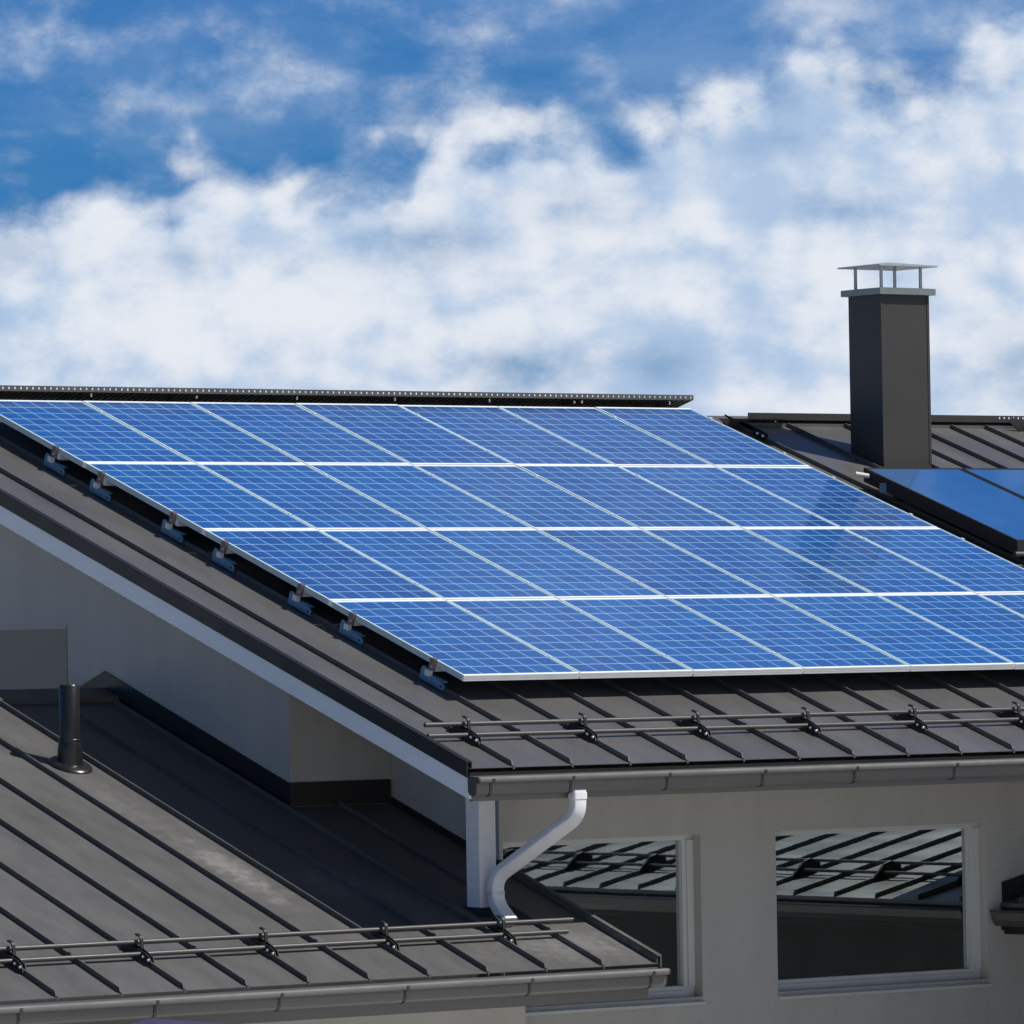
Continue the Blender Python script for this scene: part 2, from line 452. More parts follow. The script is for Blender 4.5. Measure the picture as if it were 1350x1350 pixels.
# ------------------------------------------------------------------ mesh helpers
class MB:
    """collects shapes in model coordinates; build() links them as ONE mesh object"""

    def __init__(self):
        self.v, self.f, self.s = [], [], []

    def add(self, vs, fs, smooth=False):
        o = len(self.v)
        self.v += [tuple(p) for p in vs]
        self.f += [tuple(i + o for i in f) for f in fs]
        self.s += [smooth] * len(fs)
        return self

    def box(self, x0, x1, y0, y1, z0, z1):
        vs = [(x, y, z) for x in (x0, x1) for y in (y0, y1) for z in (z0, z1)]
        return self.add(vs, [(0, 1, 3, 2), (4, 6, 7, 5), (0, 4, 5, 1), (2, 3, 7, 6), (0, 2, 6, 4), (1, 5, 7, 3)])

    def hexa(self, lo, hi):
        """two quads (4 points each, same winding) joined into a solid"""
        return self.add(list(lo) + list(hi), [(3, 2, 1, 0), (4, 5, 6, 7)] + [(i, (i + 1) % 4, 4 + (i + 1) % 4, 4 + i) for i in range(4)])

    def prism(self, poly, axis, a, b):
        """extrude a polygon; axis 'x': poly is (y,z); 'y': (x,z); 'z': (x,y)"""
        def P(p, t):
            return {'x': (t, p[0], p[1]), 'y': (p[0], t, p[1]), 'z': (p[0], p[1], t)}[axis]
        n = len(poly)
        vs = [P(p, a) for p in poly] + [P(p, b) for p in poly]
        fs = [tuple(range(n - 1, -1, -1)), tuple(range(n, 2 * n))]
        fs += [(i, (i + 1) % n, n + (i + 1) % n, n + i) for i in range(n)]
        return self.add(vs, fs)

    def tube(self, pts, r, n=10, section=None, smooth=True, up=None):
        """round (or given section) tube along points, capped"""
        pts = [Vector(p) for p in pts]
        rings = []
        ref = Vector(up) if up else None
        for i, p in enumerate(pts):
            if i == 0:
                t = pts[1] - p
            elif i == len(pts) - 1:
                t = p - pts[i - 1]
            else:
                t = (pts[i + 1] - p).normalized() + (p - pts[i - 1]).normalized()
            t.normalize()
            k = ref if ref else (Vector((0, 0, 1)) if abs(t.z) < 0.9 else Vector((1, 0, 0)))
            a = t.cross(k).normalized()
            b_ = a.cross(t).normalized()
            rr = r[i] if isinstance(r, (list, tuple)) else r
            sec = section or [(math.cos(2 * math.pi * j / n), math.sin(2 * math.pi * j / n)) for j in range(n)]
            rings.append([p + a * (q[0] * rr) + b_ * (q[1] * rr) for q in sec])
        m = len(rings[0])
        vs = [q for ring in rings for q in ring]
        fs = [(i * m + j, i * m + (j + 1) % m, (i + 1) * m + (j + 1) % m, (i + 1) * m + j)
              for i in range(len(rings) - 1) for j in range(m)]
        self.add(vs, fs, smooth)
        e = len(rings) - 1
        self.add(rings[0], [tuple(range(m - 1, -1, -1))])
        self.add(rings[e], [tuple(range(m))])
        return self

    def lathe(self, prof, cx, cy, n=24, axis_dir=(0, 0, 1), base_z=0.0):
        """(radius, height) profile turned about a vertical axis"""
        vs = [(cx + r * math.cos(2 * math.pi * j / n), cy + r * math.sin(2 * math.pi * j / n), base_z + h)
              for r, h in prof for j in range(n)]
        fs = [(i * n + j, i * n + (j + 1) % n, (i + 1) * n + (j + 1) % n, (i + 1) * n + j)
              for i in range(len(prof) - 1) for j in range(n)]
        self.add(vs, fs, True)
        return self

    def build(self, name, material, parent=None, origin=None):
        """origin in model coordinates (children of an Empty take their parent's)"""
        base = Vector(parent['_o']) if parent is not None else Vector(origin or (0, 0, 0))
        me = bpy.data.meshes.new(name)
        me.from_pydata([tuple(Vector(p) - base) for p in self.v], [], self.f)
        bm = bmesh.new()
        bm.from_mesh(me)
        bmesh.ops.recalc_face_normals(bm, faces=bm.faces)
        bm.to_mesh(me)
        bm.free()
        me.polygons.foreach_set('use_smooth', self.s)
        me.materials.append(material)
        o = bpy.data.objects.new(name, me)
        col.objects.link(o)
        if parent is not None:
            o.parent = parent
        else:
            o.location = base + Vector((0, 0, ZO))
        o['_o'] = tuple(base)
        return o


def tag(o, label=None, cat=None, group=None, kind=None):
    if label:
        o['label'] = label
    if cat:
        o['category'] = cat
    if group:
        o['group'] = group
    if kind:
        o['kind'] = kind
    return o


def thing(name, label, cat, origin, group=None):
    o = bpy.data.objects.new(name, None)
    col.objects.link(o)
    o.location = Vector(origin) + Vector((0, 0, ZO))
    o.empty_display_size = 0.1
    o['_o'] = tuple(origin)
    return tag(o, label, cat, group)


def copy_tree(o, parent=None):
    c = o.copy()
    col.objects.link(c)
    if parent is not None:
        c.parent = parent
    for ch in list(o.children):
        copy_tree(ch, c)
    return c


T = 0.342666
TH = math.atan(T)
CS, SN = math.cos(TH), math.sin(TH)


def RZ(y, h=0.0):                     # main roof sheet, h metres above it
    return T * y - 0.2 + h / CS


def LZ(y, h=0.0):                     # lower roof sheet
    return T * y - 1.416 + h / CS


# ================================================================== ground
g = MB().add([(-1500, -1500, -ZO), (1500, -1500, -ZO), (1500, 1500, -ZO), (-1500, 1500, -ZO)], [(0, 1, 2, 3)])
tag(g.build('ground', M_GROUND), kind='structure')

# ================================================================== the house
EY, RY, XV, XR = -1.19, 6.60, -0.87, 15.0        # eave, ridge, left verge, right end
XA, YB, XB, YW = -0.43, 1.484, 0.445, 0.22      # outer gable wall, porch back, recessed wall, front wall
house = thing('house', 'grey rendered house under dark standing seam metal roofs at two levels', 'house', (0, 3, -ZO))

# ---- main roof
rf = MB()
rf.prism([(EY, RZ(EY)), (RY, RZ(RY)), (2 * RY - EY, RZ(EY)), (2 * RY - EY, RZ(EY) - 0.03), (RY, RZ(RY) - 0.03), (EY + 0.09, RZ(EY + 0.09) - 0.03), (EY, RZ(EY) - 0.004)], 'x', XV + 0.012, XR)
SEAM0, SEAMP = -0.483, 0.4945
seams = [SEAM0 + SEAMP * k for k in range(16)] + [7.30, 7.70, 8.285, 8.93, 9.30, 9.70, 10.14, 10.54, 10.97, 11.42, 11.86, 12.3, 12.75, 13.2, 13.65, 14.1]
for x in seams:
    w = 0.006
    rf.prism([(EY + 0.005, RZ(EY + 0.005) + 0.001), (EY + 0.02, RZ(EY + 0.02, 0.034)), (RY - 0.02, RZ(RY - 0.02, 0.034)), (RY - 0.02, RZ(RY - 0.02) + 0.001)], 'x', x - w, x + w)
    # bent lip of the sheet at the eave
    rf.box(x - w - 0.001, x + w + 0.001, EY - 0.003, EY + 0.003, RZ(EY) - 0.016, RZ(EY) + 0.012)
roof = rf.build('roof', M_ROOF, house)
rc = MB()
rc.prism([(RY - 0.125, RZ(RY - 0.125) + 0.028), (RY, RZ(RY) + 0.050), (RY + 0.125, RZ(RY - 0.125) + 0.028), (RY + 0.125, RZ(RY - 0.125) + 0.02), (RY, RZ(RY) + 0.04), (RY - 0.125, RZ(RY - 0.125) + 0.02)], 'x', XV, XR)
rc.box(XV, XR, RY - 0.1255, RY - 0.123, RZ(RY - 0.125) - 0.0, RZ(RY - 0.125) + 0.026)
rc.build('ridge_cap', M_ROOF, roof)
vt = MB()
for a, b_ in (((EY - 0.012), RY), (RY, 2 * RY - EY)):
    def zz(y, o):
        return (T * y if y <= RY else T * (2 * RY - y)) + o
    vt.prism([(a, zz(a, -0.258)), (b_, zz(b_, -0.258)), (b_, zz(b_, -0.158)), (a, zz(a, -0.158))], 'x', XV - 0.012, XV)
    vt.prism([(a, zz(a, -0.160)), (b_, zz(b_, -0.160)), (b_, zz(b_, -0.152)), (a, zz(a, -0.152))], 'x', XV - 0.010, XV + 0.035)
    vt.prism([(a, zz(a, -0.197)), (b_, zz(b_, -0.197)), (b_, zz(b_, -0.161)), (a, zz(a, -0.161))], 'x', XV + 0.027, XV + 0.034)
vt.build('verge_trim', M_TRIM, roof)
bb = MB()
for a, b_ in ((EY - 0.012, RY), (RY, 2 * RY - EY)):
    bb.prism([(a, zz(a, -0.400)), (b_, zz(b_, -0.400)), (b_, zz(b_, -0.2595)), (a, zz(a, -0.2595))], 'x', XV + 0.002, XV + 0.026)
bb.build('barge_board', M_BARGE, house)
# soffits
sf = MB()
for a, b_ in ((EY + 0.02, RY), (RY, 2 * RY - EY)):
    sf.prism([(a, zz(a, -0.392)), (b_, zz(b_, -0.392)), (b_, zz(b_, -0.378)), (a, zz(a, -0.378))], 'x', XV + 0.0265, -0.431)
sf.prism([(EY + 0.02, zz(EY + 0.02, -0.392)), (YW - 0.002, zz(YW, -0.392)), (YW - 0.002, zz(YW, -0.378)), (EY + 0.02, zz(EY + 0.02, -0.378))], 'x', -0.4305, XR)
sf.build('soffit', M_SOFFIT, house)
fs = MB().box(XV + 0.027, XR, EY - 0.020, EY + 0.012, -0.828, -0.735)
fs.build('fascia', M_GUTTER, house)
MB().box(XV + 0.027, XR, EY + 0.005, EY + 0.03, -0.7345, RZ(EY) - 0.03).build('eave_shade_plate', M_TRIM, roof)  # upper fascia strip coloured dark, standing in for shade behind the gutter

# ---- walls
wa = MB()
top = -0.235
wa.prism([(YB, -ZO), (12.4, -ZO), (12.4, zz(12.4, top)), (RY, zz(RY, top)), (5.9, zz(5.9, top)), (YB, zz(YB, top))], 'x', XA, XA + 0.22)
wa.box(XA + 0.22, XB - 0.002, YB, YB + 0.2, -ZO, zz(YB, top))
wa.build('gable_wall', M_WALL, house)
wf = MB()
OP = [(0.475, 2.231), (2.924, 4.934)]             # window openings in the front wall
ZT, ZB = -1.168, -2.318
xs = [XB] + [x for o in OP for x in o] + [XR - 0.45]
for i in range(0, 6, 2):
    wf.box(xs[i], xs[i + 1], YW, YW + 0.25, -ZO, -0.30)
for a, b_ in OP:
    wf.box(a, b_, YW, YW + 0.25, -ZO, ZB)
    wf.box(a, b_, YW, YW + 0.25, ZT, -0.30)
wf.box(XB, XB + 0.2, YW + 0.25, YB + 0.2, -ZO, -0.24)
wf.box(XB + 0.2, XR - 0.45, 12.0, 12.2, -ZO, zz(12.2, -0.26))
wf.prism([(YW + 0.25, -ZO), (12.0, -ZO), (12.0, zz(12.0, -0.26)), (RY, zz(RY, -0.26)), (YW + 0.25, zz(YW + 0.25, -0.26))], 'x', XR - 0.65, XR - 0.45)
wf.build('front_wall', M_WALL, house)
for a, b_ in OP:
    fr = MB()
    YG = 0.35
    zb = ZB + 0.075
    fr.box(a, b_, YG - 0.035, YG + 0.04, ZT - 0.038, ZT - 0.001)
    fr.box(a, b_, YG - 0.035, YG + 0.04, ZB, zb)
    fr.box(a + 0.0, a + 0.022, YG - 0.035, YG + 0.04, zb, ZT - 0.038)
    fr.box(b_ - 0.095, b_ - 0.001, YG - 0.035, YG + 0.04, zb, ZT - 0.038)
    fr.box(b_ - 0.060, b_ - 0.001, YG - 0.05, YG - 0.035, zb, ZT - 0.038)
    fr.box(a, b_ - 0.06, YG - 0.05, YG - 0.035, ZB + 0.002, ZB + 0.045)
    wdw = fr.build('window', M_FRAME, house)
    MB().box(a + 0.018, b_ - 0.09, YG + 0.0, YG + 0.012, zb - 0.005, ZT - 0.03).build('pane', M_PANE, wdw)
    sl = MB()
    x0, x1 = a - 0.012, b_ - 0.012
    sl.hexa([(x0, YW - 0.045, ZB - 0.055), (x1, YW - 0.045, ZB - 0.055), (x1, YG - 0.05, ZB - 0.012), (x0, YG - 0.05, ZB - 0.012)],
            [(x0, YW - 0.045, ZB - 0.035), (x1, YW - 0.045, ZB - 0.035), (x1, YG - 0.05, ZB + 0.0015), (x0, YG - 0.05, ZB + 0.0015)])
    sl.build('sill', M_SILL, wdw)
# gable window, its pane set flush under a thin frame
gw = MB()
gy0, gy1, gz0, gz1 = 4.335, 5.75, -0.75, 0.408
gw.box(XA - 0.008, XA - 0.001, gy0, gy1, gz1 - 0.035, gz1)
gwin = gw.build('window', M_WALL, house)
MB().box(XA - 0.004, XA - 0.001, gy0, gy1, gz0, gz1 - 0.0355).build('pane', M_PANE2, gwin)

# ---- porch column standing on the lower roof
co = MB().box(-0.340, -0.200, -0.60, -0.455, -1.565, zz(-0.6, -0.40))
post = co.build('column', M_WHITE, house)
MB().hexa([(-0.36, -0.625, LZ(-0.625) + 0.002), (-0.18, -0.625, LZ(-0.625) + 0.002), (-0.18, -0.43, LZ(-0.43) + 0.002), (-0.36, -0.43, LZ(-0.43) + 0.002)],
          [(-0.342, -0.602, -1.566), (-0.198, -0.602, -1.566), (-0.198, -0.453, -1.566), (-0.342, -0.453, -1.566)]).build('base_flashing', M_FLASH, post)


# ---- gutters
def gutter(x0, x1, yf, zt, straps, parent, cap_left=True, cap_right=True):
    """stepped gutter with rounded front bead; yf = outer lip, zt = its top"""
    p = []
    for k in range(7):                                 # bead
        t = math.pi * (1.0 - k / 6.0) - math.pi / 2
        p.append((yf + 0.018 - 0.018 * math.sin(t + math.pi / 2) * 1.0, zt - 0.018 + 0.018 * math.cos(t + math.pi / 2) * -1.0))
    outer = [(yf + 0.03, zt), (yf + 0.012, zt - 0.003), (yf + 0.002, zt - 0.012), (yf, zt - 0.022), (yf + 0.003, zt - 0.034), (yf + 0.016, zt - 0.042),
             (yf + 0.042, zt - 0.044), (yf + 0.040, zt - 0.060), (yf + 0.041, zt - 0.085), (yf + 0.045, zt - 0.108), (yf + 0.056, zt - 0.122), (yf + 0.075, zt - 0.128), (yf + 0.110, zt - 0.122), (yf + 0.128, zt - 0.100), (yf + 0.130, zt + 0.004)]
    inner = [(yf + 0.122, zt + 0.004), (yf + 0.120, zt - 0.095), (yf + 0.106, zt - 0.112), (yf + 0.076, zt - 0.118), (yf + 0.062, zt - 0.113), (yf + 0.052, zt - 0.102), (yf + 0.048, zt - 0.082), (yf + 0.048, zt - 0.02), (yf + 0.040, zt - 0.006)]
    prof = outer + inner
    m = MB()
    n = len(prof)
    vs = [(x0, *q) for q in prof] + [(x1, *q) for q in prof]
    m.add(vs, [(i, (i + 1) % n, n + (i + 1) % n, n + i) for i in range(n)], False)
    gt = m.build('gutter', M_GUTTER, parent)
    cp = outer + [(yf + 0.128, zt + 0.003)]
    if cap_left:
        MB().prism(outer, 'x', x0 - 0.012, x0 - 0.0005).build('end_cap', M_STRAP, gt)
    if cap_right:
        MB().prism(outer, 'x', x1 + 0.0005, x1 + 0.012).build('end_cap', M_STRAP, gt)
    for x in straps:
        s = MB()
        o2 = [(yy - (0.006 if yy < yf + 0.06 else 0.0), z_ - (0.006 if z_ < zt - 0.08 else 0)) for yy, z_ in outer[2:13]]
        base = outer[2:13]
        k = len(base)
        vs = [(x - 0.009, *q) for q in o2] + [(x + 0.009, *q) for q in o2] + [(x - 0.009, *q) for q in base] + [(x + 0.009, *q) for q in base]
        fsx = []
        for i in range(k - 1):
            fsx += [(i, i + 1, k + i + 1, k + i), (i, 2 * k + i, 2 * k + i + 1, i + 1), (k + i, k + i + 1, 3 * k + i + 1, 3 * k + i)]
        s.add(vs, fsx)
        s.build('strap', M_STRAP, gt)
    return gt


gutter(XV + 0.005, XR, -1.335, -0.664, [-0.755, -0.086, 0.736, 1.571, 2.393, 3.311, 4.2], house)

# ---- downspout from the eave gutter onto the lower roof
def smooth_path(pts, r=0.07, n=5):
    out = [Vector(pts[0])]
    for i in range(1, len(pts) - 1):
        p, a, b_ = Vector(pts[i]), Vector(pts[i - 1]), Vector(pts[i + 1])
        d0, d1 = (a - p), (b_ - p)
        k = min(r, d0.length * 0.48, d1.length * 0.48)
        s, e = p + d0.normalized() * k, p + d1.normalized() * k
        for j in range(n + 1):
            t = j / n
            out.append((1 - t) ** 2 * s + 2 * t * (1 - t) * p + t * t * e)
    out.append(Vector(pts[-1]))
    return out


rsec = []
for cx_, cy_, a0 in ((0.75, 0.45, 0), (-0.75, 0.45, 90), (-0.75, -0.45, 180), (0.75, -0.45, 270)):
    for k in range(4):
        t = R(a0 + 30 * k)
        rsec.append((cx_ + 0.25 * math.cos(t), cy_ + 0.25 * math.sin(t)))
SP = [(-0.005, -1.262, -0.775), (-0.005, -1.262, -0.945), (-0.262, -0.672, -1.36), (-0.262, -0.672, -1.535), (-0.262, -0.83, -1.660)]
dn = MB().tube(smooth_path(SP, 0.11, 7), 0.052, section=rsec, up=(0.0, 1.0, 0.0))
spout = dn.build('downspout', M_WHITE, house)
rsec2 = [(a_ * 1.09, b_ * 1.13) for a_, b_ in rsec]
MB().tube([(-0.005, -1.262, -0.790), (-0.005, -1.262, -0.835)], 0.052, section=rsec2, up=(0.0, 1.0, 0.0)).build('sleeve', M_WHITE, spout)
MB().tube([(-0.262, -0.672, -1.455), (-0.262, -0.672, -1.480)], 0.052, section=rsec2, up=(0.0, 1.0, 0.0)).build('clip', M_SILL, spout)

# ---- lower roof wing
LEY, LRY, LXR, LXL = -1.54, 3.82, 0.45, -11.0
lr = MB()


def slab(m, x0, x1, y0, y1, th=0.03):
    m.prism([(y0, LZ(y0)), (y1, LZ(y1)), (y1, LZ(y1) - th), (y0 + 0.09, LZ(y0 + 0.09) - th), (y0, LZ(y0) - 0.004)], 'x', x0, x1)


slab(lr, LXL, XA - 0.0005, LEY, LRY)
slab(lr, XA - 0.0005, XB - 0.002, LEY, YB - 0.002)
slab(lr, XB - 0.002, LXR, LEY, YW - 0.003)
lr.prism([(LRY, LZ(LRY)), (LRY + 4.6, LZ(LRY - 4.6)), (LRY + 4.6, LZ(LRY - 4.6) - 0.03), (LRY, LZ(LRY) - 0.03)], 'x', LXL, XA - 0.0005)
for k in range(22):
    x = -0.022 - 0.479 * k
    y1 = (YB - 0.01) if x > XA else LRY - 0.03
    w = 0.006
    lr.prism([(LEY + 0.005, LZ(LEY + 0.005) + 0.001), (LEY + 0.02, LZ(LEY + 0.02, 0.034)), (y1, LZ(y1, 0.034)), (y1, LZ(y1) + 0.001)], 'x', x - w, x + w)
    lr.box(x - w - 0.001, x + w + 0.001, LEY - 0.003, LEY + 0.003, LZ(LEY) - 0.016, LZ(LEY) + 0.012)
lroof = lr.build('lower_roof', M_LROOF, house)
c = MB()
c.prism([(LRY - 0.20, LZ(LRY - 0.20) + 0.045), (LRY, LZ(LRY) + 0.045), (LRY + 0.20, LZ(LRY - 0.2) + 0.045), (LRY + 0.20, LZ(LRY - 0.20) + 0.005), (LRY - 0.20, LZ(LRY - 0.20) + 0.005)], 'x', LXL, XA - 0.02)
c.build('ridge_cap', M_LROOF, lroof)
lv = MB()
lv.prism([(LEY - 0.01, LZ(LEY) - 0.06), (YW - 0.004, LZ(YW) - 0.06), (YW - 0.004, LZ(YW) + 0.055), (LEY - 0.01, LZ(LEY) + 0.055)], 'x', LXR + 0.001, LXR + 0.012)
lv.prism([(LEY - 0.01, LZ(LEY) + 0.047), (YW - 0.004, LZ(YW) + 0.047), (YW - 0.004, LZ(YW) + 0.054), (LEY - 0.01, LZ(LEY) + 0.054)], 'x', LXR - 0.022, LXR + 0.001)
lv.prism([(LEY + 0.0, LZ(LEY) + 0.002), (YW - 0.004, LZ(YW) + 0.002), (YW - 0.004, LZ(YW) + 0.047), (LEY + 0.0, LZ(LEY) + 0.047)], 'x', LXR - 0.022, LXR - 0.014)
lv.build('verge_trim', M_LROOF, lroof)
# flashing where the lower roof meets the walls
fl = MB()
fh = 0.165
fl.prism([(YB, LZ(YB) + 0.003), (LRY, LZ(LRY) + 0.003), (LRY, LZ(LRY) + fh), (YB, LZ(YB) + fh)], 'x', XA - 0.016, XA - 0.002)
fl.prism([(LRY, LZ(LRY) + 0.003), (LRY + 2.2, LZ(LRY - 2.2) + 0.003), (LRY + 2.2, LZ(LRY - 2.2) + fh), (LRY, LZ(LRY) + fh)], 'x', XA - 0.016, XA - 0.002)
fl.box(XA - 0.016, XB - 0.018, YB - 0.016, YB - 0.002, LZ(YB) + 0.002, LZ(YB) + fh + 0.005)
fl.prism([(YW + 0.0, LZ(YW) + 0.003), (YB - 0.017, LZ(YB - 0.017) + 0.003), (YB - 0.017, LZ(YB - 0.017) + 0.05), (YW, LZ(YW) + 0.05)], 'x', XB - 0.017, XB - 0.003)
fl.box(XB, LXR - 0.024, YW - 0.014, YW - 0.002, LZ(YW) + 0.002, LZ(YW) + 0.05)
fl.build('flashing', M_FLASH, lroof)
MB().box(LXL, 0.345, LEY - 0.01, LEY + 0.014, -2.176, -2.045).build('fascia', M_GUTTER, lroof)
MB().box(LXL, 0.345, LEY + 0.005, LEY + 0.03, -2.0445, LZ(LEY) - 0.03).build('eave_shade_plate', M_TRIM, lroof)  # same dark strip at the lower eave, its colour painting the gap's shade
MB().box(LXL, 0.345, LEY + 0.015, -1.08, -2.172, -2.158).build('soffit', M_SOFFIT, lroof)
wl = MB().box(LXL + 0.5, -0.335, -1.08, -0.85, -ZO, -2.06)
wl.box(-0.555, -0.335, -0.85, YB, -ZO, -1.98)
wl.build('wing_wall', M_WALL, house)
gutter(LXL, 0.415, -1.690, -1.972, [-5.69, -4.690, -3.680, -2.730, -1.738, -0.729, 0.287], house)

# ---- chimney through the main roof
CX0, CX1, CY0, CY1 = 8.352, 8.878, 5.297, 5.72
ch = MB()
ch.hexa([(CX0, CY0, RZ(CY0) + 0.003), (CX1, CY0, RZ(CY0) + 0.003), (CX1, CY1, RZ(CY1) + 0.003), (CX0, CY1, RZ(CY1) + 0.003)],
        [(CX0, CY0, 3.087), (CX1, CY0, 3.087), (CX1, CY1, 3.087), (CX0, CY1, 3.087)])
ch.box(CX0 - 0.004, CX0 + 0.02, CY0 - 0.004, CY0 + 0.001, RZ(CY0) + 0.05, 3.086)
ch.box(CX1 - 0.02, CX1 + 0.004, CY0 - 0.004, CY0 + 0.001, RZ(CY0) + 0.05, 3.086)
chim = ch.build('chimney', M_CHIM, house)
cr = MB()
cr.box(CX0 - 0.045, CX1 + 0.045, CY0 - 0.045, CY1 + 0.045, 3.0885, 3.142)
cr.hexa([(CX0 - 0.045, CY0 - 0.045, 3.142), (CX1 + 0.045, CY0 - 0.045, 3.142), (CX1 + 0.045, CY1 + 0.045, 3.142), (CX0 - 0.045, CY1 + 0.045, 3.142)],
        [(CX0 + 0.05, CY0 + 0.05, 3.152), (CX1 - 0.05, CY0 + 0.05, 3.152), (CX1 - 0.05, CY1 - 0.05, 3.152), (CX0 + 0.05, CY1 - 0.05, 3.152)])
cr.build('crown', M_CAP, chim)
for x in (CX0 + 0.045, CX1 - 0.045):
    for y in (CY0 + 0.045, CY1 - 0.045):
        MB().box(x - 0.012, x + 0.012, y - 0.008, y + 0.008, 3.143, 3.335).build('leg', M_CAPL, chim)
cp = MB()
a0, a1, b0, b1 = CX0 - 0.062, CX1 + 0.062, CY0 - 0.062, CY1 + 0.062
mx_, my_ = (CX0 + CX1) / 2, (CY0 + CY1) / 2
cp.add([(a0, b0, 3.326), (a1, b0, 3.326), (a1, b1, 3.326), (a0, b1, 3.326), (a0, b0, 3.338), (a1, b0, 3.338), (a1, b1, 3.338), (a0, b1, 3.338),
        (mx_, my_, 3.375), (mx_, my_, 3.352)],
       [(4, 5, 8), (5, 6, 8), (6, 7, 8), (7, 4, 8), (1, 0, 9), (2, 1, 9), (3, 2, 9), (0, 3, 9), (0, 1, 5, 4), (1, 2, 6, 5), (2, 3, 7, 6), (3, 0, 4, 7)])
cp.build('rain_cap', M_CAPL, chim)

# ---- right wing, its eave just inside the frame; the windows mirror its roof
WX, WZ = 5.06, -1.765


def WZf(x):
    return WZ + 0.235 * (x - WX)


wr = MB()
wy0, wy1 = -9.0, YW - 0.004
wr.prism([(WX, WZf(WX)), (10.2, WZf(10.2)), (15.2, WZf(5.2)), (15.2, WZf(5.2) - 0.03), (10.2, WZf(10.2) - 0.03), (WX, WZf(WX) - 0.03)], 'y', wy0, wy1)
for k in range(19):
    y = 0.02 - 0.485 * k
    wr.prism([(WX + 0.01, WZf(WX + 0.01) + 0.001), (WX + 0.02, WZf(WX + 0.02) + 0.036), (10.18, WZf(10.18) + 0.036), (10.18, WZf(10.18) + 0.001)], 'y', y - 0.008, y + 0.008)
wroof = wr.build('wing_roof', M_ROOF, house)
wf2 = MB()
wf2.prism([(WX + 0.015, WZf(WX + 0.015) + 0.003), (9.0, WZf(9.0) + 0.003), (9.0, WZf(9.0) + 0.15), (WX + 0.015, WZf(WX + 0.015) + 0.15)], 'y', YW - 0.016, YW - 0.005)
wf2.build('flashing', M_FLASH, wroof)
gp = [(WX - 0.14, WZ - 0.055), (WX - 0.125, WZ - 0.065), (WX - 0.115, WZ - 0.12), (WX - 0.08, WZ - 0.165), (WX - 0.03, WZ - 0.165), (WX + 0.0, WZ - 0.11), (WX + 0.0, WZ - 0.05), (WX - 0.01, WZ - 0.05), (WX - 0.012, WZ - 0.10), (WX - 0.04, WZ - 0.15), (WX - 0.075, WZ - 0.15), (WX - 0.105, WZ - 0.11), (WX - 0.112, WZ - 0.06), (WX - 0.13, WZ - 0.045)]
MB().prism(gp, 'y', wy0, wy1 - 0.03).build('wing_gutter', M_STRAP, house)
MB().box(WX + 0.004, WX + 0.026, wy0, wy1, WZ - 0.20, WZ - 0.024).build('wing_fascia', M_TRIM, house)
MB().box(WX + 0.03, 10.0, wy0 + 0.4, wy1, WZ - 0.23, WZ - 0.205).build('wing_soffit', M_TRIM, house)
ww = MB().box(WX + 0.6, WX + 0.8, wy0 + 0.5, wy1, -ZO, WZ - 0.231)
ww.box(WX + 0.8, 14.6, wy0 + 0.5, wy0 + 0.7, -ZO, WZ - 0.231)
ww.build('wing_wall', M_TRIM, house)

def dome(x, y, z, r, n=10, k=5):
    """round bolt head facing -x"""
    m = MB()
    vs = [(x - 1.2 * r * math.sin(math.pi / 2 * i / k), y + r * math.cos(math.pi / 2 * i / k) * math.cos(2 * math.pi * j / n), z + r * math.cos(math.pi / 2 * i / k) * math.sin(2 * math.pi * j / n))
          for i in range(k) for j in range(n)] + [(x - 1.2 * r, y, z)]
    fs_ = [(i * n + j, i * n + (j + 1) % n, (i + 1) * n + (j + 1) % n, (i + 1) * n + j) for i in range(k - 1) for j in range(n)]
    fs_ += [((k - 1) * n + j, (k - 1) * n + (j + 1) % n, k * n) for j in range(n)]
    return m.add(vs, fs_, True)


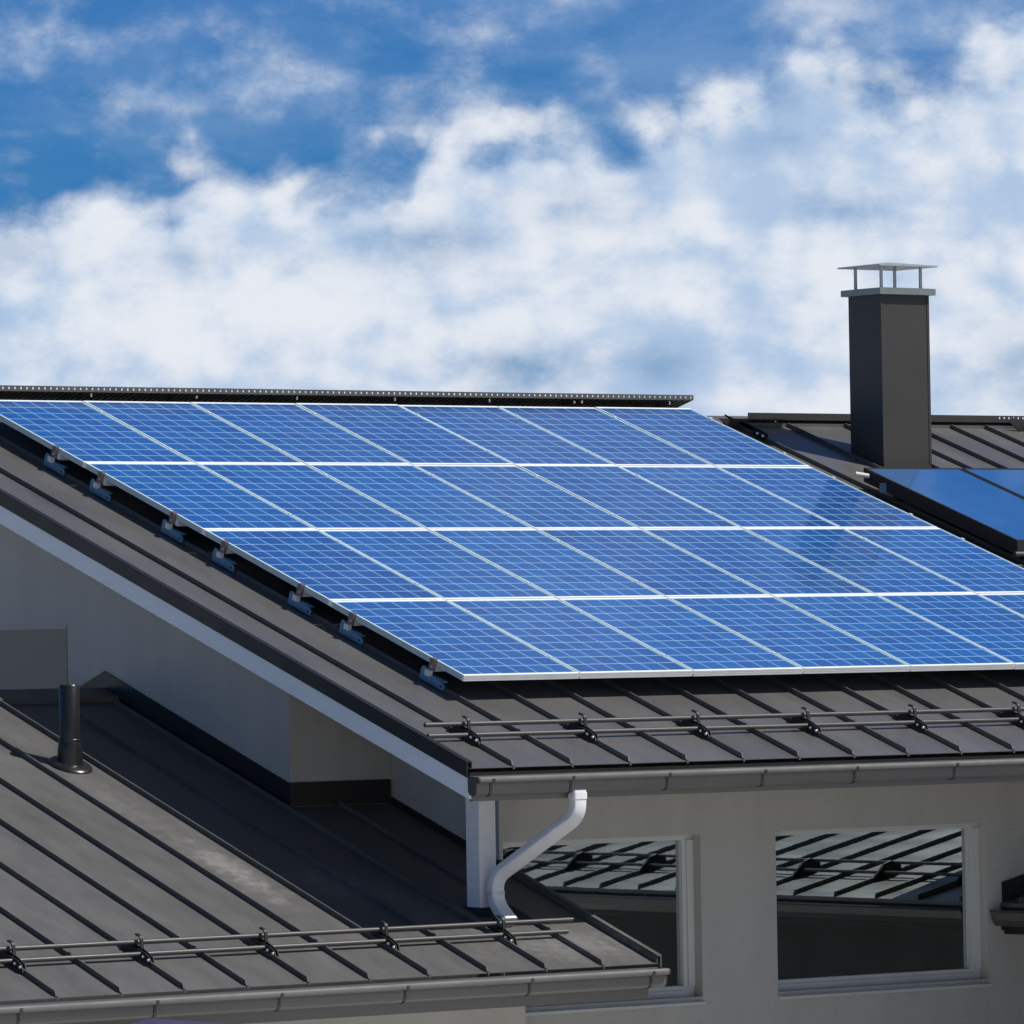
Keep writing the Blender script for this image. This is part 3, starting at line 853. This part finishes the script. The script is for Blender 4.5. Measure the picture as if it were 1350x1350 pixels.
# ================================================================== snow guards
def snow_guard(label, zf, brackets, x0, x1, yb, group):
    """two pipes held by seam brackets; yb = post position on the slope"""
    o = (x0, yb, zf(yb))
    t = thing('snow_guard', label, 'snow guard', o, group)
    du, dl = 0.075, 0.020                                   # pipe heights over the sheet
    yu, yl = yb + 0.025, yb - 0.050
    for xa, y, h in ((x0, yu, 0.092), (x0 - 0.03, yl, 0.044)):
        MB().tube([(xa, y, zf(y) + h), (x1 if y == yu else x1 - 0.10, y, zf(y) + h)], 0.0165, 12).build('rail', M_PIPE, t)
    for x in brackets:
        b = MB()
        # seam clamp body along the slope
        ya, yz = yb - 0.180, yb + 0.165
        b.prism([(ya, zf(ya) + 0.012), (ya + 0.02, zf(ya) + 0.068), (ya + 0.07, zf(ya + 0.07) + 0.072), (yb - 0.03, zf(yb) + 0.070), (yb + 0.04, zf(yb) + 0.085), (yz - 0.02, zf(yz) + 0.050), (yz, zf(yz) + 0.016)], 'x', x + 0.009, x + 0.016)
        b.prism([(ya, zf(ya) + 0.012), (ya + 0.02, zf(ya) + 0.068), (ya + 0.07, zf(ya + 0.07) + 0.072), (yb - 0.02, zf(yb) + 0.060), (yz - 0.02, zf(yz) + 0.045), (yz, zf(yz) + 0.016)], 'x', x - 0.016, x - 0.009)
        # hooked upright
        b.tube(smooth_path([(x + 0.014, yb - 0.035, zf(yb) + 0.02), (x + 0.014, yb - 0.02, zf(yb) + 0.138), (x + 0.014, yb + 0.035, zf(yb) + 0.152)], 0.022, 4), 0.0115, section=[(0.5, 1), (-0.5, 1), (-0.5, -1), (0.5, -1)], smooth=False, up=(1, 0, 0))
        b.tube([(x + 0.014, yb + 0.155, zf(yb + 0.155) + 0.045), (x + 0.014, yb + 0.03, zf(yb) + 0.070)], 0.016, section=[(0.5, 1), (-0.5, 1), (-0.5, -1), (0.5, -1)], smooth=False, up=(1, 0, 0))
        br = b.build('bracket', M_BLACK, t)
        for y in (yb - 0.150, yb - 0.088, yb + 0.125):
            dome(x - 0.0165, y, zf(y) + 0.042, 0.0115).build('bolt', M_BOLT, br)
    return t


snow_guard('two pipe black snow guard along the eave below the solar panels', RZ, seams[0:31:2][:12], -0.80, 12.0, -0.655, 'snow guards')
lseams = [-0.022 - 0.479 * k for k in range(22)]
snow_guard('two pipe black snow guard along the lower roof in front of the porch column', LZ, [-0.473] + [-0.473 - 0.965 * k for k in range(1, 10)], -9.5, 0.157, -0.995, 'snow guards')
t = thing('snow_guard', 'two pipe snow guard above the gutter of the wing, mirrored in the windows', 'snow guard', (WX + 0.5, -4, WZf(WX + 0.5)), 'snow guards')
for xo, h in ((0.50, 0.050), (0.60, 0.100)):
    MB().tube([(WX + xo, -8.6, WZf(WX + xo) + h), (WX + xo, -0.1, WZf(WX + xo) + h)], 0.013, 10).build('rail', M_PIPE, t)
for k in range(9):
    y = -0.465 - 0.97 * k
    xo = WX + 0.52
    MB().prism([(xo - 0.12, WZf(xo - 0.12) + 0.012), (xo - 0.10, WZf(xo) + 0.02), (xo, WZf(xo) + 0.115), (xo + 0.07, WZf(xo) + 0.135), (xo + 0.16, WZf(xo + 0.16) + 0.06), (xo + 0.16, WZf(xo + 0.16) + 0.012)], 'y', y - 0.012, y + 0.012).build('bracket', M_BLACK, t)

# ================================================================== solar panels
PU, PV, PW, PH, FT = 1.012, 1.668, 1.000, 1.650, 0.042
ROWS = ['lowest', 'second lowest', 'second highest', 'highest']
COLS = ['leftmost', 'second from the left', 'third from the left', 'middle', 'third from the right', 'second from the right', 'rightmost']


def pbuild(mb, name, material, parent):
    """panel parts are modelled in the panel's own frame (u, v, n)"""
    me = bpy.data.meshes.new(name)
    me.from_pydata(mb.v, [], mb.f)
    bm = bmesh.new()
    bm.from_mesh(me)
    bmesh.ops.recalc_face_normals(bm, faces=bm.faces)
    bm.to_mesh(me)
    bm.free()
    me.materials.append(material)
    o = bpy.data.objects.new(name, me)
    col.objects.link(o)
    o.parent = parent
    return o


def make_panel():
    root = bpy.data.objects.new('solar_panel', None)
    col.objects.link(root)
    root.empty_display_size = 0.1
    LIP = 0.013
    fr = MB()
    LB, LT = 0.019, 0.026                       # end bars of the frame are wider than the side rails
    fr.box(0, PW, 0, LB, -FT, 0)
    pbuild(MB().box(0, PW, PH - LT, PH, -FT, 0), 'end_rail', M_ALU, root)
    # the two shallow ribs of the extrusion on the eave side
    fr.box(0.0005, PW - 0.0005, -0.005, 0, -0.0115, -0.0005)
    fr.box(0.0005, PW - 0.0005, -0.005, 0, -0.0255, -0.0165)
    fr.box(0.0005, PW - 0.0005, -0.005, 0, -0.0415, -0.0300)
    pbuild(fr, 'end_rail', M_ALU, root)
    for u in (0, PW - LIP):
        pbuild(MB().box(u, u + LIP, LB, PH - LT, -FT, 0), 'side_rail', M_ALU_SHADE, root)
    gl = MB().box(LIP, PW - LIP, LB, PH - LT, -0.008, -0.0025)
    pbuild(gl, 'glass', M_CELL, root)
    for v in (0.35, 1.36):
        pbuild(MB().box(0.0, PU, v - 0.02, v + 0.02, -FT - 0.042, -FT - 0.001), 'rail', M_ALU, root)
        pbuild(MB().box(PW - 0.007, PW + 0.019, v - 0.016, v + 0.016, 0.0005, 0.004), 'clamp', M_ALU_SHADE, root)
    return root


def uvn(u, v, n=0.0):
    return Vector((u, v * CS - n * SN, v * SN + n * CS + ZO))


proto = make_panel()
first = True
for r in range(4):
    for c_ in range(7):
        o = proto if first else copy_tree(proto)
        first = False
        o.location = uvn(c_ * PU, r * PV + random.uniform(-0.002, 0.002), random.uniform(-0.001, 0.001))
        o.rotation_euler = (TH + R(random.uniform(-0.08, 0.08)), R(random.uniform(-0.06, 0.06)), 0)
        tag(o, 'blue solar panel, %s in the %s row of the array' % (COLS[c_], ROWS[r]), 'solar panel', 'solar panels on the main roof')

# ================================================================== seam brackets along the left edge of the array
def make_bracket():
    """origin: on the seam, under the panel edge; local axes u along the eave, v up the slope, n off the roof"""
    root = bpy.data.objects.new('mounting_bracket', None)
    col.objects.link(root)
    f = MB()
    f.prism([(-0.15, -0.175), (0.14, -0.175), (0.14, -0.105), (0.125, -0.075), (0.085, -0.075), (0.075, -0.112), (-0.13, -0.125), (-0.155, -0.14)], 'x', -0.020, -0.012)
    f.box(-0.0119, 0.02, -0.13, 0.10, -0.120, -0.112)
    pbuild(f, 'foot', M_GALV, root)
    pbuild(MB().box(-0.046, -0.012, 0.012, 0.060, -0.120, -0.080), 'rail_end', M_STUB, root)
    k = MB().box(-0.024, -0.003, 0.0, 0.055, -0.078, 0.003)
    k.box(-0.024, 0.012, 0.005, 0.05, 0.003, 0.007)
    pbuild(k, 'clamp', M_CLAMP, root)
    pbuild(MB().tube([(-0.028, 0.018, -0.05), (-0.024, 0.018, -0.05)], 0.007, 8, smooth=False), 'bolt', M_BOLT, root)
    pbuild(MB().tube([(-0.024, -0.115, -0.150), (-0.0199, -0.115, -0.150)], 0.008, 8, smooth=False), 'hole', M_BLACK, root)
    return root


pb = make_bracket()
ORD = ['lowest of eight', 'second lowest of eight', 'third lowest of eight', 'fourth lowest of eight',
       'fourth highest of eight', 'third highest of eight', 'second highest of eight', 'highest of eight']
for i in range(8):
    v = (i // 2) * PV + (0.35 if i % 2 == 0 else 1.36) - 0.03
    if i in (4, 5, 6, 7):
        v += 0.04
    o = pb if i == 0 else copy_tree(pb)
    o.location = uvn(0, v)
    o.rotation_euler = (TH, 0, 0)
    tag(o, 'galvanised seam bracket clamping the left panel edge, %s' % ORD[i], 'bracket', 'brackets along the left edge of the solar array')

# ================================================================== roof walkways near the ridge
def walkway(label, x0, x1, yf, zf_, yb, zb, bolts, feet, hole_from, lift=0.0, wedge=True):
    """perforated deck: front lip (zf_ = its lower edge), deck falling back to (yb, zb)"""
    t = thing('roof_walkway', label, 'roof walkway', ((x0 + x1) / 2, yf, zf_), 'roof walkways by the ridge')
    d = MB()
    th = 0.006
    d.add([(x0, yf + 0.003, zf_ + 0.002), (x1, yf + 0.003, zf_ + 0.002), (x1, yb, zb), (x0, yb, zb), (x0, yf + 0.003, zf_ + 0.008), (x1, yf + 0.003, zf_ + 0.008), (x1, yb, zb + th), (x0, yb, zb + th)],
          [(0, 1, 2, 3), (4, 5, 6, 7), (0, 1, 5, 4), (1, 2, 6, 5), (2, 3, 7, 6), (3, 0, 4, 7)])
    x = x0 + 0.03
    while x < x1:                                                 # ribs under the tread
        d.hexa([(x, yf + 0.01, zf_ - 0.006), (x + 0.012, yf + 0.01, zf_ - 0.006), (x + 0.012, yb - 0.02, zb - 0.004), (x, yb - 0.02, zb - 0.004)],
               [(x, yf + 0.01, zf_ + 0.001), (x + 0.012, yf + 0.01, zf_ + 0.001), (x + 0.012, yb - 0.02, zb + 0.003), (x, yb - 0.02, zb + 0.003)])
        x += 0.06
    d.build('deck', M_WALK, t)
    l = MB()
    z0, z1, z2, z3 = zf_, zf_ + 0.016 + lift, zf_ + 0.032 + lift, zf_ + 0.044 + lift
    l.box(x0, x1, yf, yf + 0.003, z0, z1)
    l.box(x0, x1, yf, yf + 0.003, z2, z3)
    x = x0
    while x < x1:
        l.box(x, min(x1, x + (0.040 if x > hole_from else 0.0548)), yf, yf + 0.003, z1, z2)
        x += 0.055
    l.build('lip', M_WALK if wedge else M_WALKLIP, t)
    for bx in bolts:
        MB().tube([(bx, yf + 0.05, zf_ - 0.035), (bx, yf + 0.05, zf_ + 0.012)], 0.009, 8, smooth=False).build('bolt', M_BOLT, t)
    if not wedge:                                                 # plain posts under the deck
        for fx in feet:
            MB().prism([(yf + 0.10, zf_ - 0.045), (yb - 0.01, zb - 0.006), (yb - 0.01, RZ(yb - 0.01) + 0.002), (yf + 0.10, RZ(yf + 0.10) + 0.002)], 'x', fx + 0.008, fx + 0.014).build('bracket', M_BLACK, t)
        feet = []
    for fx in feet:
        b = MB()
        yt = yf + 0.14
        y0 = yf - 0.42
        b.prism([(yf + 0.01, zf_ - 0.002), (yb - 0.01, zb - 0.002), (yb - 0.05, RZ(yb - 0.05) + 0.06), (yf - 0.05, RZ(yf - 0.05) + 0.02), (y0, RZ(y0) + 0.02), (y0, RZ(y0) + 0.065), (yf - 0.16, RZ(yf - 0.16) + 0.075)], 'x', fx + 0.008, fx + 0.016)
        if wedge:
            b.prism([(fx - 0.22, zf_ + 0.005), (fx + 0.12, zf_ + 0.005), (fx + 0.03, RZ(yf - 0.22) + 0.03), (fx - 0.05, RZ(yf - 0.22) + 0.03)], 'y', yf - 0.06, yf - 0.045)
        b.prism([(y0, RZ(y0) + 0.01), (y0 + 0.16, RZ(y0 + 0.16) + 0.01), (y0 + 0.16, RZ(y0 + 0.16) + 0.06), (y0, RZ(y0) + 0.06)], 'x', fx - 0.020, fx - 0.008)
        bo = b.build('bracket', M_BLACK, t)
        for y in (y0 + 0.03, y0 + 0.10):
            dome(fx - 0.0201, y, RZ(y) + 0.040, 0.014).build('bolt', M_BOLT, bo)
    return t


walkway('perforated dark steel walkway above the top row of solar panels', -2.2, 7.17, 6.36, 2.228, 6.60, 2.168,
        [1.165, 2.16, 3.13, 4.10, 5.06, 5.94, 6.02, 6.95], [seams[k] for k in (1, 3, 5, 7, 9, 11, 13, 15)], -9.0, 0.0, False)
walkway('dark steel walkway on the ridge either side of the chimney', 7.84, 14.5, 6.46, 2.075, 6.66, 2.070,
        [8.18, 9.75, 11.4], [7.70, 9.30, 10.97, 12.75], 10.6, 0.016)

# ================================================================== thermal collectors on the right
def collector(x0, x1, label):
    y0, y1 = 2.80, 4.675
    h0, h1 = 0.085, 0.195
    t = thing('thermal_collector', label, 'solar collector', (x0, y0, RZ(y0, h0)), 'thermal collectors beside the chimney')

    def quad(xa, xb, ya, yb, h):
        return [(xa, ya, RZ(ya, h)), (xb, ya, RZ(ya, h)), (xb, yb, RZ(yb, h)), (xa, yb, RZ(yb, h))]
    e = 0.022
    m = MB()
    m.hexa(quad(x0, x1, y0, y1, h0), quad(x0, x1, y0, y1, h1 - 0.012))
    m.hexa(quad(x0, x0 + e, y0, y1, h1 - 0.012), quad(x0, x0 + e, y0, y1, h1))
    m.hexa(quad(x1 - e, x1, y0, y1, h1 - 0.012), quad(x1 - e, x1, y0, y1, h1))
    m.hexa(quad(x0 + e, x1 - e, y0, y0 + e, h1 - 0.012), quad(x0 + e, x1 - e, y0, y0 + e, h1))
    m.hexa(quad(x0 + e, x1 - e, y1 - e, y1, h1 - 0.012), quad(x0 + e, x1 - e, y1 - e, y1, h1))
    m.build('box', M_COLL, t)
    MB().hexa(quad(x0 + e, x1 - e, y0 + e, y1 - e, h1 - 0.0115), quad(x0 + e, x1 - e, y0 + e, y1 - e, h1 - 0.004)).build('glass', M_ABS, t)
    for y in (y0 + 0.35, y1 - 0.35):
        MB().hexa(quad(x0 + 0.06, x1 - 0.04, y, y + 0.05, 0.036), quad(x0 + 0.06, x1 - 0.04, y, y + 0.05, h0 - 0.001)).build('rail', M_BLACK, t)
    return t


collector(7.60, 8.645, 'glossy blue thermal collector with black sides nearest the solar panels')
collector(8.665, 9.71, 'glossy blue thermal collector cut off by the right edge, farther from the solar panels')
collector(9.73, 10.775, 'third blue thermal collector of the row, out past the right edge')
st = thing('pipe_stub', 'short pale pipe stub at the upper corner of the blue collector', 'pipe', (7.55, 4.72, RZ(4.72, 0.12)))
MB().tube([(7.597, 4.60, RZ(4.60, 0.150)), (7.50, 4.66, RZ(4.66, 0.150))], 0.020, 12).build('pipe', M_STUB, st)
MB().box(7.585, 7.598, 4.38, 4.46, RZ(4.42, 0.075), RZ(4.42, 0.150)).build('plate', M_GALV, st)
st = thing('header_pipe', 'grey header pipe end below the lower corner of the blue collector', 'pipe', (7.52, 2.70, RZ(2.70, 0.10)))
MB().tube([(7.50, 2.72, RZ(2.72, 0.115)), (9.7, 2.72, RZ(2.72, 0.115))], 0.022, 12).build('pipe', M_PIPE, st)
for x in (7.62, 8.655, 9.6):
    MB().box(x - 0.012, x + 0.012, 2.705, 2.735, RZ(2.72, 0.005), RZ(2.72, 0.098)).build('leg', M_BLACK, st)

# ================================================================== vent pipe on the lower roof
PX, PY = -1.675, 2.39
vp = thing('vent_pipe', 'black plastic vent pipe standing on the lower roof in front of the gable wall', 'vent pipe', (PX, PY, LZ(PY)))
pipe = MB().lathe([(0.066, 0.570), (0.0725, 0.562), (0.0735, 0.10)], PX, PY, 28, base_z=LZ(PY))
pipe.lathe([(0.0, 0.545), (0.066, 0.550), (0.066, 0.570)], PX, PY, 28, base_z=LZ(PY))
pipe.build('pipe', M_RUBBER, vp)
col_ = MB().lathe([(0.0745, 0.190), (0.079, 0.190), (0.081, 0.180), (0.077, 0.172), (0.079, 0.165), (0.085, 0.14), (0.088, 0.11), (0.090, 0.02), (0.090, -0.03)], PX, PY, 32, base_z=LZ(PY))
col_.build('collar', M_RUBBER, vp)
fg = MB()
n = 36
ring = []
for rr, h in ((0.090, 0.036), (0.118, 0.030), (0.134, 0.022), (0.148, 0.012), (0.150, 0.002)):
    ring.append([(PX + rr * 1.02 * math.cos(2 * math.pi * j / n), PY + rr * 1.1 * math.sin(2 * math.pi * j / n),
                  LZ(PY + rr * 1.1 * math.sin(2 * math.pi * j / n), h)) for j in range(n)])
vs = [q for r_ in ring for q in r_]
fg.add(vs, [(i * n + j, i * n + (j + 1) % n, (i + 1) * n + (j + 1) % n, (i + 1) * n + j) for i in range(4) for j in range(n)], True)
fg.build('flange', M_RUBBER, vp)

# ================================================================== purple canopy low in front of the wing
aw = thing('canopy', 'dark purple canvas canopy top below the lower gutter at the bottom edge', 'canopy', (-4.3, -2.6, -ZO))
cv = MB()
cv.add([(-4.33, -2.30, -2.082), (-4.15, -2.30, -2.050), (-2.6, -2.30, -2.215), (-2.6, -3.2, -2.55), (-4.10, -3.2, -2.40), (-4.45, -3.2, -2.42),
        (-4.33, -2.30, -2.105), (-4.15, -2.30, -2.075), (-2.6, -2.30, -2.24), (-2.6, -3.2, -2.575), (-4.10, -3.2, -2.425), (-4.45, -3.2, -2.445)],
       [(0, 1, 4, 5), (1, 2, 3, 4), (6, 7, 10, 11), (7, 8, 9, 10), (0, 1, 7, 6), (1, 2, 8, 7), (2, 3, 9, 8), (3, 4, 10, 9), (4, 5, 11, 10), (5, 0, 6, 11)])
cv.build('canvas', M_PURPLE, aw)
for x, y in ((-4.38, -2.32), (-2.63, -2.32), (-4.38, -3.15), (-2.63, -3.15)):
    MB().tube([(x, y, -ZO), (x, y, -2.23 if y > -3 else -2.56)], 0.02, 10).build('pole', M_PIPE, aw)

for o in bpy.data.objects:
    if '_o' in o.keys():
        del o['_o']
